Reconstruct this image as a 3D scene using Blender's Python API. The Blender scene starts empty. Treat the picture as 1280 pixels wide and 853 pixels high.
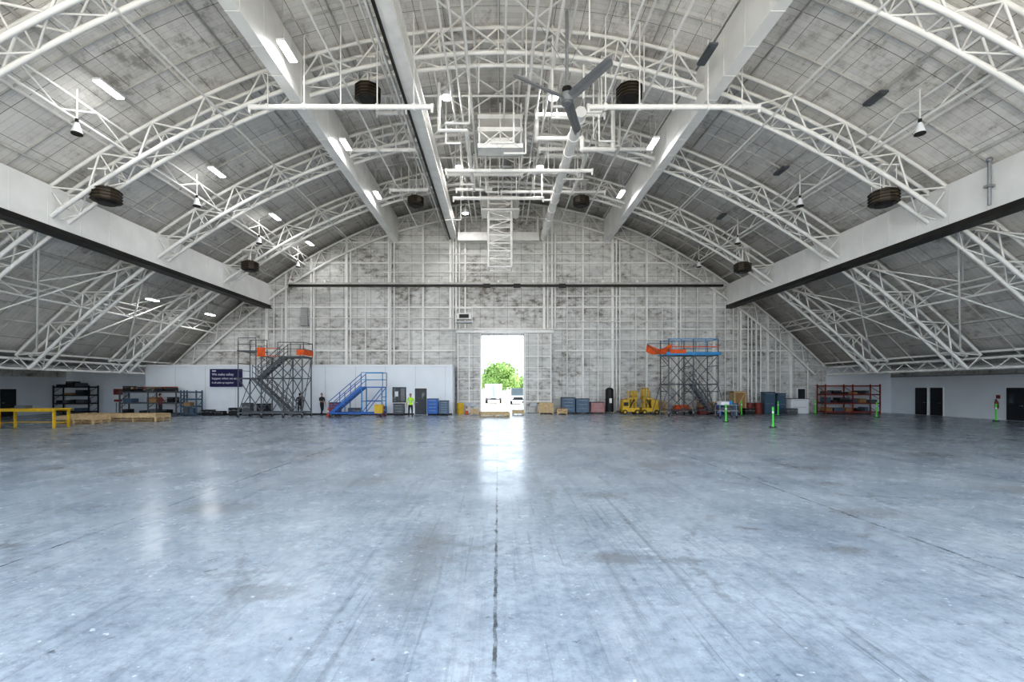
import bpy, math, random
from mathutils import Vector, Matrix
random.seed(7)
scene = bpy.context.scene
V = Vector
# ------------------------------------------------------------------ helpers
def nodes_of(m):
    m.use_nodes = True
    return m.node_tree.nodes, m.node_tree.links
MATS = {}
def mat(name, col, rough=0.6, metal=0.0, var=0.12, scale=3.0, emit=None, estr=0.0):
    if name in MATS: return MATS[name]
    m = bpy.data.materials.new(name); N, L = nodes_of(m)
    b = N['Principled BSDF']
    b.inputs['Roughness'].default_value = rough
    b.inputs['Metallic'].default_value = metal
    tc = N.new('ShaderNodeTexCoord'); n = N.new('ShaderNodeTexNoise')
    n.inputs['Scale'].default_value = scale; n.inputs['Detail'].default_value = 5
    L.new(tc.outputs['Object'], n.inputs['Vector'])
    r = N.new('ShaderNodeValToRGB')
    r.color_ramp.elements[0].position = 0.3; r.color_ramp.elements[1].position = 0.75
    d = [c*(1-var*2) for c in col]; u = [min(1, c*(1+var)) for c in col]
    r.color_ramp.elements[0].color = (*d, 1); r.color_ramp.elements[1].color = (*u, 1)
    L.new(n.outputs['Fac'], r.inputs['Fac']); L.new(r.outputs['Color'], b.inputs['Base Color'])
    if emit:
        b.inputs['Emission Color'].default_value = (*emit, 1)
        b.inputs['Emission Strength'].default_value = estr
    MATS[name] = m
    return m

class MB:
    def __init__(s): s.v=[]; s.f=[]; s.m=[]; s.sm=[]; s.mats=[]
    def mi(s, m):
        if m not in s.mats: s.mats.append(m)
        return s.mats.index(m)
    def add(s, vs, fs, m, smooth=False):
        o=len(s.v); s.v += [tuple(x) for x in vs]; k=s.mi(m)
        for f in fs: s.f.append([i+o for i in f]); s.m.append(k); s.sm.append(smooth)
    def box(s, x0,x1,y0,y1,z0,z1, m):
        s.add([(x0,y0,z0),(x1,y0,z0),(x1,y1,z0),(x0,y1,z0),(x0,y0,z1),(x1,y0,z1),(x1,y1,z1),(x0,y1,z1)],
              [(0,3,2,1),(4,5,6,7),(0,1,5,4),(1,2,6,5),(2,3,7,6),(3,0,4,7)], m)
    def beam(s, p, q, w, h, m):
        p=V(p); q=V(q); d=(q-p)
        if d.length<1e-6: return
        d.normalize(); up=V((0,0,1)) if abs(d.z)<0.95 else V((0,1,0))
        a=d.cross(up).normalized()*w/2; b=a.cross(d).normalized()*h/2
        vs=[p-a-b,p+a-b,p+a+b,p-a+b,q-a-b,q+a-b,q+a+b,q-a+b]
        s.add(vs,[(0,1,2,3),(7,6,5,4),(0,4,5,1),(1,5,6,2),(2,6,7,3),(3,7,4,0)],m)
    def cyl(s, p, q, r, m, n=6, r2=None, smooth=True):
        p=V(p); q=V(q); d=(q-p)
        if d.length<1e-6: return
        d.normalize(); up=V((0,0,1)) if abs(d.z)<0.95 else V((0,1,0))
        a=d.cross(up).normalized(); b=a.cross(d).normalized()
        if r2 is None: r2=r
        vs=[]
        for k in range(n):
            t=2*math.pi*k/n; c=a*math.cos(t)+b*math.sin(t)
            vs.append(p+c*r); vs.append(q+c*r2)
        fs=[(2*k,2*((k+1)%n),2*((k+1)%n)+1,2*k+1) for k in range(n)]
        s.add(vs,fs,m,smooth)
        s.add([vs[2*k] for k in range(n)],[tuple(range(n))[::-1]],m)
        s.add([vs[2*k+1] for k in range(n)],[tuple(range(n))],m)
    def ball(s, c, rx, ry, rz, m, n=10, k=7):
        c=V(c); vs=[c+V((0,0,rz))]
        for i in range(1,k):
            ph=math.pi*i/k
            for j in range(n):
                t=2*math.pi*j/n
                vs.append(c+V((rx*math.sin(ph)*math.cos(t), ry*math.sin(ph)*math.sin(t), rz*math.cos(ph))))
        vs.append(c-V((0,0,rz))); fs=[]
        for j in range(n): fs.append((0,1+j,1+(j+1)%n))
        for i in range(k-2):
            for j in range(n):
                a=1+i*n+j; b=1+i*n+(j+1)%n
                fs.append((a,a+n,b+n,b))
        l=len(vs)-1
        for j in range(n): fs.append((l,1+(k-2)*n+(j+1)%n,1+(k-2)*n+j))
        s.add(vs,fs,m,True)
    def wheel(s, c, r, w, mt, mh, axis='x'):
        c=V(c); a=V((w/2,0,0)) if axis=='x' else V((0,w/2,0))
        s.cyl(c-a,c+a,r,mt,14); s.cyl(c-a*1.1,c+a*1.1,r*0.5,mh,10)
    def path(s, pts, r, m, n=8):
        for a,c in zip(pts[:-1],pts[1:]): s.cyl(a,c,r,m,n)
        for p in pts[1:-1]: s.ball(p,r*1.15,r*1.15,r*1.15,m,8,6)
    def build(s, name, parent=None, loc=None, rot=0):
        me=bpy.data.meshes.new(name); me.from_pydata(s.v,[],s.f); 
        for m in s.mats: me.materials.append(m)
        me.polygons.foreach_set('material_index', s.m)
        me.polygons.foreach_set('use_smooth', s.sm)
        me.update()
        o=bpy.data.objects.new(name,me); scene.collection.objects.link(o)
        if loc: o.location=loc
        o.rotation_euler[2]=rot
        if parent: o.parent=parent
        return o
def empty(name, loc=(0,0,0), rot=0):
    e=bpy.data.objects.new(name,None); e.empty_display_size=0.2
    e.location=loc; e.rotation_euler[2]=rot; scene.collection.objects.link(e); return e

# ------------------------------------------------------------------ materials
WHT = mat('white_steel_paint',(0.83,0.81,0.77),0.5,0,0.05,2)
WHT2= mat('cream_box_beam_paint',(0.84,0.825,0.79),0.55,0,0.05,0.8)
DUSTY = mat('dusty_grey_steel',(0.56,0.545,0.51),0.6,0,0.12,2)
DARK= mat('dark_rail_steel',(0.025,0.023,0.02),0.5,0.3,0.2)
GALV= mat('galvanised_steel',(0.36,0.37,0.38),0.4,0.5,0.1)
GREY= mat('grey_scaffold_paint',(0.12,0.13,0.14),0.5,0.2,0.1)
BROWN=mat('heater_brown_enamel',(0.08,0.055,0.03),0.5,0.2,0.2)
BLUE= mat('blue_paint',(0.015,0.12,0.42),0.4,0,0.1)
LBLUE=mat('light_blue_paint',(0.03,0.26,0.55),0.4,0,0.1)
NAVY= mat('navy_sign_board',(0.012,0.010,0.07),0.4,0,0.05)
YEL = mat('safety_yellow_paint',(0.66,0.42,0.015),0.45,0,0.12)
ORG = mat('orange_tarp',(0.75,0.12,0.02),0.7,0,0.15)
RED = mat('red_paint',(0.25,0.04,0.028),0.5,0,0.2)
WOOD= mat('pale_pine_wood',(0.60,0.44,0.25),0.7,0,0.15,6)
BLK = mat('black_rubber',(0.015,0.015,0.017),0.6,0,0.2)
CARD= mat('cardboard',(0.36,0.21,0.09),0.8,0,0.1)
LIME= mat('lime_green_plastic',(0.10,0.75,0.08),0.4,0,0.05)
SLATE=mat('slate_blue_enamel',(0.08,0.13,0.19),0.45,0.1,0.1)
PINK= mat('faded_red_enamel',(0.42,0.19,0.18),0.5,0,0.1)
OFFW= mat('office_white_paint',(0.76,0.79,0.82),0.55,0,0.03,0.7)
DOORM=mat('door_dark_paint',(0.02,0.024,0.03),0.4,0,0.1)
WH  = mat('clean_white_enamel',(0.8,0.8,0.8),0.4,0,0.02)
LED = mat('lamp_diffuser_lit',(0.9,0.9,0.9),0.4,0,0.0,emit=(0.95,0.98,1.0),estr=10)
GLASS=mat('window_dark_glass',(0.05,0.07,0.08),0.08,0,0.1)
FANM= mat('fan_blade_aluminium',(0.26,0.26,0.26),0.4,0.4,0.05)
PALEB=mat('pale_blue_truck_paint',(0.50,0.62,0.75),0.4,0,0.05)

def grunge(name, bw, bh, c_light, c_mid, c_dark, use_uv, wall=False, mortar=(0.36,0.34,0.31)):
    m=bpy.data.materials.new(name); N,L=nodes_of(m); b=N['Principled BSDF']
    b.inputs['Roughness'].default_value=0.7
    tc=N.new('ShaderNodeTexCoord')
    if use_uv: vec=tc.outputs['UV']
    else:
        sp=N.new('ShaderNodeSeparateXYZ'); cb=N.new('ShaderNodeCombineXYZ')
        L.new(tc.outputs['Object'],sp.inputs[0]); 
        ad=N.new('ShaderNodeMath'); ad.operation='ADD'; L.new(sp.outputs[0],ad.inputs[0]); L.new(sp.outputs[1],ad.inputs[1])
        L.new(ad.outputs[0],cb.inputs[0]); L.new(sp.outputs[2],cb.inputs[1]); vec=cb.outputs[0]
    br=N.new('ShaderNodeTexBrick'); br.offset=0.0; br.inputs['Scale'].default_value=1
    br.inputs['Brick Width'].default_value=bw; br.inputs['Row Height'].default_value=bh
    br.inputs['Mortar Size'].default_value=0.016; br.inputs['Mortar Smooth'].default_value=0.3
    br.inputs['Color1'].default_value=(1,1,1,1); br.inputs['Color2'].default_value=(0.88,0.875,0.87,1)
    br.inputs['Mortar'].default_value=(*mortar,1)
    L.new(vec,br.inputs['Vector'])
    br2=N.new('ShaderNodeTexBrick'); br2.offset=0.5; br2.inputs['Scale'].default_value=1
    br2.inputs['Brick Width'].default_value=bw*2.1; br2.inputs['Row Height'].default_value=0.28
    br2.inputs['Mortar Size'].default_value=0.008; br2.inputs['Color1'].default_value=(1,1,1,1); br2.inputs['Color2'].default_value=(0.90,0.90,0.90,1)
    br2.inputs['Mortar'].default_value=(0.70,0.69,0.68,1)
    L.new(vec,br2.inputs['Vector'])
    mp=N.new('ShaderNodeMapping'); mp.inputs['Scale'].default_value=(1.0,0.6,1) if not wall else (0.8,1.3,1)
    L.new(vec,mp.inputs['Vector'])
    n1=N.new('ShaderNodeTexNoise'); n1.inputs['Scale'].default_value=1.7; n1.inputs['Detail'].default_value=12; n1.inputs['Roughness'].default_value=0.76
    L.new(mp.outputs[0],n1.inputs['Vector'])
    n2=N.new('ShaderNodeTexNoise'); n2.inputs['Scale'].default_value=0.25; n2.inputs['Detail'].default_value=5
    L.new(vec,n2.inputs['Vector'])
    mx=N.new('ShaderNodeMath'); mx.operation='MULTIPLY_ADD'; L.new(n2.outputs['Fac'],mx.inputs[0]); mx.inputs[1].default_value=0.4
    L.new(n1.outputs['Fac'],mx.inputs[2])
    r=N.new('ShaderNodeValToRGB'); e=r.color_ramp.elements
    sh=0.02 if wall else 0.0
    e[0].position=0.54+sh; e[0].color=(*c_dark,1); e[1].position=0.74+sh; e[1].color=(*c_light,1)
    k=e.new(0.63+sh); k.color=(*c_mid,1)
    L.new(mx.outputs[0],r.inputs['Fac'])
    m1=N.new('ShaderNodeMix'); m1.data_type='RGBA'; m1.blend_type='MULTIPLY'; m1.inputs[0].default_value=1
    L.new(r.outputs['Color'],m1.inputs[6]); L.new(br.outputs['Color'],m1.inputs[7])
    m2=N.new('ShaderNodeMix'); m2.data_type='RGBA'; m2.blend_type='MULTIPLY'; m2.inputs[0].default_value=1
    L.new(m1.outputs[2],m2.inputs[6]); L.new(br2.outputs['Color'],m2.inputs[7])
    L.new(m2.outputs[2],b.inputs['Base Color'])
    return m
ROOFM=grunge('whitewashed_roof_deck',1.22,2.44,(0.82,0.79,0.745),(0.72,0.69,0.645),(0.44,0.41,0.37),True)
WALLM=grunge('weathered_white_panel_wall',1.2,1.2,(0.73,0.72,0.69),(0.58,0.56,0.53),(0.25,0.225,0.19),False,True)

def floor_mat():
    m=bpy.data.materials.new('polished_blue_grey_concrete'); N,L=nodes_of(m); b=N['Principled BSDF']
    tc=N.new('ShaderNodeTexCoord'); vec=tc.outputs['Object']
    def noise(sc,det,rg=0.5,v=vec,dist=0):
        n=N.new('ShaderNodeTexNoise'); n.inputs['Scale'].default_value=sc; n.inputs['Detail'].default_value=det
        n.inputs['Roughness'].default_value=rg; n.inputs['Distortion'].default_value=dist; L.new(v,n.inputs['Vector']); return n.outputs['Fac']
    def ramp(f,stops):
        r=N.new('ShaderNodeValToRGB'); e=r.color_ramp.elements
        e[0].position=stops[0][0]; e[0].color=(*stops[0][1],1); e[1].position=stops[-1][0]; e[1].color=(*stops[-1][1],1)
        for p,c in stops[1:-1]:
            x=e.new(p); x.color=(*c,1)
        L.new(f,r.inputs['Fac']); return r.outputs['Color']
    def mix(a,bb,f,mode='MIX'):
        x=N.new('ShaderNodeMix'); x.data_type='RGBA'; x.blend_type=mode
        if isinstance(f,float): x.inputs[0].default_value=f
        else: L.new(f,x.inputs[0])
        for s_,k in ((a,6),(bb,7)):
            if isinstance(s_,tuple): x.inputs[k].default_value=(*s_,1)
            else: L.new(s_,x.inputs[k])
        return x.outputs[2]
    base=ramp(noise(0.5,13,0.72),[(0.34,(0.235,0.285,0.345)),(0.5,(0.345,0.40,0.462)),(0.64,(0.44,0.495,0.555))])
    fine=ramp(noise(7,12,0.8),[(0.36,(0.66,0.66,0.67)),(0.55,(1,1,1))])
    c=mix(base,fine,1.0,'MULTIPLY')
    for rot,sc_,lo,hi,dk in ((0.5,(3.0,0.2,1),0.55,0.68,0.70),(-0.9,(4.0,0.15,1),0.57,0.68,0.74),(0.05,(6.0,0.12,1),0.56,0.70,0.62),(1.4,(9.0,0.3,1),0.59,0.68,0.76),(-0.35,(14.0,0.25,1),0.58,0.64,0.70)):
        mp=N.new('ShaderNodeMapping'); mp.inputs['Rotation'].default_value=(0,0,rot); mp.inputs['Scale'].default_value=sc_; L.new(vec,mp.inputs['Vector'])
        st=ramp(noise(1.0,10,0.75,mp.outputs[0],0.5),[(lo,(1,1,1)),(hi,(dk,dk,dk))])
        c=mix(c,st,1.0,'MULTIPLY')
    dn=N.new('ShaderNodeTexNoise'); dn.inputs['Scale'].default_value=2.2; dn.inputs['Detail'].default_value=12; dn.inputs['Roughness'].default_value=0.75; L.new(vec,dn.inputs['Vector'])
    dv=N.new('ShaderNodeVectorMath'); dv.operation='MULTIPLY_ADD'; L.new(dn.outputs['Color'],dv.inputs[0]); dv.inputs[1].default_value=(0.9,0.9,0); 
    L.new(vec,dv.inputs[2])
    def dist(x,y,rx,ry):
        sb=N.new('ShaderNodeVectorMath'); sb.operation='SUBTRACT'; L.new(dv.outputs[0],sb.inputs[0]); sb.inputs[1].default_value=(x+0.45,y+0.45,0)
        sc=N.new('ShaderNodeVectorMath'); sc.operation='MULTIPLY'; L.new(sb.outputs[0],sc.inputs[0]); sc.inputs[1].default_value=(1/rx,1/ry,0)
        ln=N.new('ShaderNodeVectorMath'); ln.operation='LENGTH'; L.new(sc.outputs[0],ln.inputs[0]); return ln.outputs['Value']
    for (x,y,rx,ry,s_) in [(1.5,5.9,0.40,0.2,0.6),(-5.2,8.3,0.7,0.5,0.42),(6.5,8.0,0.8,0.4,0.45),(4.7,6.2,0.35,0.16,0.6),(11.5,9.8,1.1,0.6,0.42),(-3.0,10.8,0.6,0.7,0.35),(-9.6,11.7,0.7,0.35,0.5),(-1.0,6.0,0.4,1.5,0.5),(3.9,7.1,0.18,0.07,0.95),(-12,12.4,0.5,0.3,0.5),(14,15,0.9,0.7,0.4),(4.5,13,0.6,0.4,0.4),(-6,15,0.7,1.0,0.35),(8.5,12.5,0.6,0.4,0.4),(-16,17,1,0.8,0.4),(2.2,9.3,0.5,0.25,0.4),(-2.6,4.9,0.5,0.15,0.4),(7.6,10.4,0.35,0.2,0.5)]:
        mr=N.new('ShaderNodeMapRange'); mr.interpolation_type='SMOOTHSTEP'; L.new(dist(x,y,rx,ry),mr.inputs[0])
        mr.inputs[1].default_value=1.45; mr.inputs[2].default_value=0.3; mr.inputs[3].default_value=0; mr.inputs[4].default_value=s_
        c=mix(c,(0.15,0.15,0.15),mr.outputs[0])
    # curved tyre marks
    for (x,y,r_,w_) in [(-3.5,9.5,4.6,0.02),(-3.9,9.9,4.6,0.018),(6.0,5.0,3.6,0.022),(-8,3,5.5,0.016),(9,14,5.0,0.02),(2.0,12.0,6.2,0.014)]:
        sb=N.new('ShaderNodeMath'); sb.operation='SUBTRACT'; L.new(dist(x,y,r_,r_),sb.inputs[0]); sb.inputs[1].default_value=1
        ab=N.new('ShaderNodeMath'); ab.operation='ABSOLUTE'; L.new(sb.outputs[0],ab.inputs[0])
        mr=N.new('ShaderNodeMapRange'); L.new(ab.outputs[0],mr.inputs[0]); mr.inputs[1].default_value=w_; mr.inputs[2].default_value=0; mr.inputs[3].default_value=0; mr.inputs[4].default_value=0.5
        br_=ramp(noise(0.6,5,0.6),[(0.48,(0,0,0)),(0.6,(1,1,1))])
        c=mix(c,(0.14,0.14,0.15),mix((0,0,0),br_,mr.outputs[0]))
    dk=ramp(noise(3.6,5,0.65),[(0.66,(1,1,1)),(0.70,(0.42,0.42,0.44))]); c=mix(c,dk,1.0,'MULTIPLY')
    fl=ramp(noise(11,3,0.5),[(0.69,(0,0,0)),(0.72,(1,1,1))])
    c=mix(c,(0.68,0.73,0.78),mix((0,0,0),fl,0.6))
    br=N.new('ShaderNodeTexBrick'); br.offset=0.0; br.inputs['Scale'].default_value=1
    br.inputs['Brick Width'].default_value=6.1; br.inputs['Row Height'].default_value=18.3
    br.inputs['Mortar Size'].default_value=0.022; br.inputs['Mortar Smooth'].default_value=0.4
    br.inputs['Color1'].default_value=(1,1,1,1); br.inputs['Color2'].default_value=(0.95,0.95,0.95,1); br.inputs['Mortar'].default_value=(0.22,0.22,0.22,1)
    wv=N.new('ShaderNodeVectorMath'); wv.operation='MULTIPLY_ADD'; 
    n9=N.new('ShaderNodeTexNoise'); n9.inputs['Scale'].default_value=6.0; n9.inputs['Detail'].default_value=8; L.new(vec,n9.inputs['Vector'])
    L.new(n9.outputs['Color'],wv.inputs[0]); wv.inputs[1].default_value=(0.06,0.06,0); L.new(vec,wv.inputs[2])
    L.new(wv.outputs[0],br.inputs['Vector'])
    brk=ramp(noise(2.5,6,0.7),[(0.42,(0.25,0.25,0.25)),(0.56,(1,1,1))])
    c=mix(c,mix((1,1,1),br.outputs['Color'],brk),1.0,'MULTIPLY')
    L.new(c,b.inputs['Base Color'])
    rr=N.new('ShaderNodeMapRange'); L.new(noise(0.9,12,0.75),rr.inputs[0]); rr.inputs[1].default_value=0.3; rr.inputs[2].default_value=0.7; rr.inputs[3].default_value=0.13; rr.inputs[4].default_value=0.36
    L.new(rr.outputs[0],b.inputs['Roughness'])
    b.inputs['Specular IOR Level'].default_value=0.5
    bp=N.new('ShaderNodeBump'); bp.inputs['Strength'].default_value=0.07; bp.inputs['Distance'].default_value=0.012
    L.new(noise(2.2,8,0.65),bp.inputs['Height']); L.new(bp.outputs[0],b.inputs['Normal'])
    return m
FLOORM=floor_mat()
APRON=mat('apron_concrete',(0.60,0.565,0.50),0.8,0,0.08,0.3)

# ------------------------------------------------------------------ shell
A0,KP=18.6,0.0175; XE=28.8; YF=1.0; YB=40.0
def rz(x): return A0-KP*x*x
tab=[(0.0,0.0)]; x=0;s_=0
while x<XE-1e-6:
    dx=0.05; s_+=math.hypot(dx, rz(x+dx)-rz(x)); x+=dx; tab.append((s_,x))
SL=tab[-1][0]
def x_at(s):
    sg=-1 if s<0 else 1; s=min(abs(s),SL)
    lo=0;hi=len(tab)-1
    while hi-lo>1:
        mid=(lo+hi)//2
        if tab[mid][0]<=s: lo=mid
        else: hi=mid
    a,b=tab[lo],tab[hi]; t=(s-a[0])/max(1e-9,b[0]-a[0])
    return sg*(a[1]+t*(b[1]-a[1]))
def rp(s,off,y):
    x=x_at(s); d=2*KP*x; n=V((-d,0,-1)).normalized()
    return V((x,y,rz(x)))+V((n.x,0,n.z))*off

def build_roof():
    n=64; vs=[];fs=[];uv=[]
    for i in range(n+1):
        s=-SL+2*SL*i/n; x=x_at(s)
        for y in (YF,YB+0.3):
            vs.append((x,y,rz(x))); uv.append((s+100,y))
    for i in range(n): a=2*i; fs.append((a,a+2,a+3,a+1))
    me=bpy.data.meshes.new('ceiling'); me.from_pydata(vs,[],fs); me.materials.append(ROOFM)
    ul=me.uv_layers.new(name='UVMap')
    for l in me.loops: ul.data[l.index].uv=uv[l.vertex_index]
    for p in me.polygons: p.use_smooth=True
    o=bpy.data.objects.new('ceiling',me); scene.collection.objects.link(o)
    sm=o.modifiers.new('thick','SOLIDIFY'); sm.thickness=0.2; sm.offset=1
    return o
build_roof()

b=MB(); b.box(-38.3,34.8,0.5,60,-0.2,0,FLOORM); b.build('floor')
b=MB(); b.box(-140,140,-120,0.5,-0.25,-0.01,APRON); b.box(-140,140,60,260,-0.25,-0.01,APRON)
b.box(-140,-38.3,0.5,60,-0.25,-0.01,APRON); b.box(34.8,140,0.5,60,-0.25,-0.01,APRON); b.build('ground_apron')

DX0,DX1,DZ=-1.48,2.2,6.8
b=MB(); xs=sorted(set([-XE+2*XE*i/60 for i in range(61)]+[DX0,DX1]))
for a,c in zip(xs[:-1],xs[1:]):
    z0=DZ if (a>=DX0-1e-6 and c<=DX1+1e-6) else 0
    ya,yb=YB,YB+0.3
    b.add([(a,ya,z0),(c,ya,z0),(c,yb,z0),(a,yb,z0),(a,ya,rz(a)),(c,ya,rz(c)),(c,yb,rz(c)),(a,yb,rz(a))],
      [(4,5,6,7),(0,1,5,4),(2,3,7,6),(0,3,2,1)],WALLM)
for xx in (DX0,DX1):
    b.add([(xx,YB,0),(xx,YB+0.3,0),(xx,YB+0.3,DZ),(xx,YB,DZ)],[(0,1,2,3)],WHT)
b.box(-38.3,-XE,YB,YB+0.3,0,4.1,OFFW); b.box(XE,34.8,YB,YB+0.3,0,4.1,OFFW)
b.build('wall_back')
b=MB(); b.box(-38.3,-38.0,YF,YB,0,3.1,OFFW); b.box(-38.3,-38.0,YF,YB,3.1,4.1,WALLM); b.build('wall_left')
b=MB(); b.box(34.5,34.8,YF,YB,0,3.1,OFFW); b.box(34.5,34.8,YF,YB,3.1,4.1,WALLM)
b.build('wall_right')
b=MB()
b.box(-38.3,-XE,YF,YB+0.3,4.1,4.3,WALLM); b.box(XE,34.8,YF,YB+0.3,4.1,4.3,WALLM)
b.build('ceiling_side_aisle')

# ------------------------------------------------------------------ roof framing
def arch_truss(Y, half=False):
    b=MB(); n=48; ys=(-0.40,0.40) if not half else (-0.5,)
    S=SL-0.3
    def T(i,y): return rp(-S+2*S*i/n,0.24,Y+y)
    def B(i,y): return rp(-S+2*S*i/n,1.36,Y+y)
    for y in ys:
        for i in range(n):
            b.cyl(T(i,y),T(i+1,y),0.085,WHT); b.cyl(B(i,y),B(i+1,y),0.10,WHT)
            if i%2==0: b.cyl(T(i,y),B(i+1,y),0.046,WHT,5)
            else: b.cyl(B(i,y),T(i+1,y),0.046,WHT,5)
        for i in range(0,n+1,2): b.cyl(T(i,y),B(i,y),0.035,WHT,5)
    if not half:
        for i in range(n+1):
            b.cyl(B(i,ys[0]),B(i,ys[1]),0.04,WHT,5)
        for i in range(n):
            a,c=(ys if i%2 else ys[::-1]); b.cyl(B(i,a),B(i+1,c),0.036,WHT,5)
    return b.build('roof_arch_truss')
TY=[1.6,8.0,14.4,20.8,27.2,33.6]
for y in TY: arch_truss(y)
arch_truss(40.2,True)

b=MB(); n=28
for i in range(n+1):
    s=-SL+0.4+(2*SL-0.8)*i/n
    p=rp(s,0.07,YF); q=rp(s,0.07,YB)
    b.beam(p,q,0.05,0.12,WHT if i%2==0 else DUSTY)
b.build('ceiling_purlins')
b=MB()
for Y in [YF+0.1]+[t+k for t in TY for k in (2.1,4.3)]:
    if Y>39.5: continue
    for i in range(60):
        s0=-SL+2*SL*i/60; s1=-SL+2*SL*(i+1)/60
        b.beam(rp(s0,0.04,Y),rp(s1,0.04,Y),0.05,0.08,DUSTY)
b.build('ceiling_ribs')
def lattice_run(x, name, depth=0.8):
    b=MB(); top=rz(x)-0.35; bot=top-depth; 
    n=24; Ys=[YF+(YB-0.4-YF)*i/n for i in range(n+1)]
    b.cyl((x,YF,top),(x,YB-0.4,top),0.055,WHT); b.cyl((x,YF,bot),(x,YB-0.4,bot),0.065,WHT)
    for i in range(n):
        if i%2: b.cyl((x,Ys[i],top),(x,Ys[i+1],bot),0.04,WHT,5)
        else: b.cyl((x,Ys[i],bot),(x,Ys[i+1],top),0.04,WHT,5)
    return b.build(name)
for x in (-24.5,-16.5,16.5,24.5): lattice_run(x,'longitudinal_lattice_strut')
b=MB()
for sx in (-1,1):
    for Y in TY[1:]:
        for xa,xb in ((24.5,21.5),):
            b.cyl((sx*xa,Y-3.2,rz(xa)-0.3),(sx*xb,Y-0.3,rz(xb)-1.2),0.05,WHT,5)
            b.cyl((sx*xa,Y+3.2,rz(xa)-0.3),(sx*xb,Y+0.3,rz(xb)-1.2),0.05,WHT,5)
    for Y0,Y1 in zip(TY[:-1],TY[1:]):
        for x0,x1 in ((21.0,27.6),):
            b.cyl((sx*x0,Y0,rz(x0)-1.1),(sx*x1,Y1,rz(x1)-1.1),0.05,WHT,5)
            b.cyl((sx*x1,Y0,rz(x1)-1.1),(sx*x0,Y1,rz(x0)-1.1),0.05,WHT,5)
b.build('roof_sway_braces')
b=MB()
for Y0,Y1 in zip(TY[:-1],TY[1:]):
    ym=(Y0+Y1)/2
    for xa,xb in ((-3.2,0),(0,3.2)):
        for ya,yb in ((Y0,ym),(ym,Y1)):
            z=17.8
            b.cyl((xa,ya,z),(xb,yb,z),0.045,WHT,5); b.cyl((xb,ya,z),(xa,yb,z),0.045,WHT,5)
    for xx in (-6.2,-3.2,-1.1,1.1,3.2,6.2):
        b.cyl((xx,Y0,rz(xx)-0.45),(xx,Y1,rz(xx)-0.45),0.06,WHT,6)
    b.cyl((-6.2,ym,17.6),(6.2,ym,17.6),0.06,WHT,6)
b.build('crown_bracing')

def boxed_girder(x0,x1,z0,z1,rail_side):
    b=MB(); b.box(x0,x1,YF,YB-0.02,z0,z1,WHT2)
    for i in range(1,25):
        y=YF+1.6*i
        b.box(x0-0.012,x1+0.012,y-0.02,y+0.02,z0-0.012,z1-0.1,WHT)
    if rail_side is not None:
        b.box(x0-0.05,x1+0.05,YF,YB-0.02,z0-0.22,z0-0.012,DARK)
        b.box(x0-0.14,x1+0.14,YF,YB-0.02,z0-0.30,z0-0.22,DARK)
    return b.build('boxed_roof_girder')
boxed_girder(-20.4,-20.0,9.45,11.25,1); boxed_girder(20.0,20.4,9.45,11.25,1)
boxed_girder(-9.25,-8.75,14.95,17.0,None); boxed_girder(9.2,9.7,14.95,16.9,None)

b=MB()
b.box(-4.15,-3.6,8.0,YB-0.4,15.2,15.4,WHT); b.box(-4.25,-4.15,8.0,YB-0.4,15.1,15.95,DARK); b.box(-3.95,-3.8,8.0,YB-0.4,15.4,16.1,WHT); b.box(-4.15,-3.6,8.0,YB-0.4,16.1,16.25,WHT)
for Y in TY[1:]: b.cyl((-3.9,Y,16.2),(-3.9,Y,17.1),0.06,WHT)
for k in range(20): b.cyl((-3.9,8.5+k*1.6,16.2),(-3.9,8.5+k*1.6,16.9),0.03,WHT)
b.cyl((-4.6,8,15.6),(-4.6,YB-0.4,15.6),0.07,WHT,8)
b.build('monorail_runway_beam')
b=MB()
b.cyl((3.9,21.5,15.25),(3.9,YB-0.4,15.25),0.27,WHT,16)
for i in range(11): b.cyl((3.9,22+1.6*i,15.25),(3.9,22.08+1.6*i,15.25),0.31,WHT,16)
for Y in TY[3:]: b.cyl((3.9,Y,15.4),(3.9,Y,17.1),0.05,WHT)
b.build('air_duct_pipe')
b=MB(); b.box(-3.5,3.5,39.0,39.4,14.85,15.2,WHT); b.box(-3.5,3.5,39.15,39.25,15.2,15.6,WHT); b.cyl((-3.4,39.25,15),(-3.4,39.25,17.0),0.1,WHT); b.cyl((3.4,39.25,15),(3.4,39.25,17.0),0.1,WHT)
b.build('runway_end_header_beam')

def tie_pipe(x0,x1,Y,z,r=0.11):
    b=MB(); b.cyl((x0,Y,z),(x1,Y,z),r,WHT,10)
    for k in range(5):
        x=x0+(x1-x0)*(k+0.5)/5; b.cyl((x,Y,z),(x,Y,rz(x)-0.35),0.03,WHT,5); b.cyl((x-0.05,Y,z),(x+0.05,Y,z),r*1.35,WHT,10)
    for x in (x0,x1): b.cyl((x,Y,z+r),(x,Y,z-0.25),0.09,WHT,8,0.05)
    return b.build('sprinkler_main_pipe')
for a,c,Y,z in [(-10.5,-2.8,19.2,14.05),(3.8,11.0,19.2,14.05),(-8.6,-4.8,26.4,16.0),(2.4,8.9,26.4,16.05),(-3.0,5.4,26.2,14.7),(-3.0,-0.5,32.6,16.4),(0.2,7.6,32.5,16.2),(-3.0,3.0,30.5,14.9),(-6.4,-4.9,24,16.7),(2.0,5.6,24,16.6),(-3.2,1.5,28.8,15.7),(1.9,5.2,28.9,15.9),(-7.5,-4.9,31.5,15.9)]:
    tie_pipe(a,c,Y,z)
b=MB()
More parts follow.
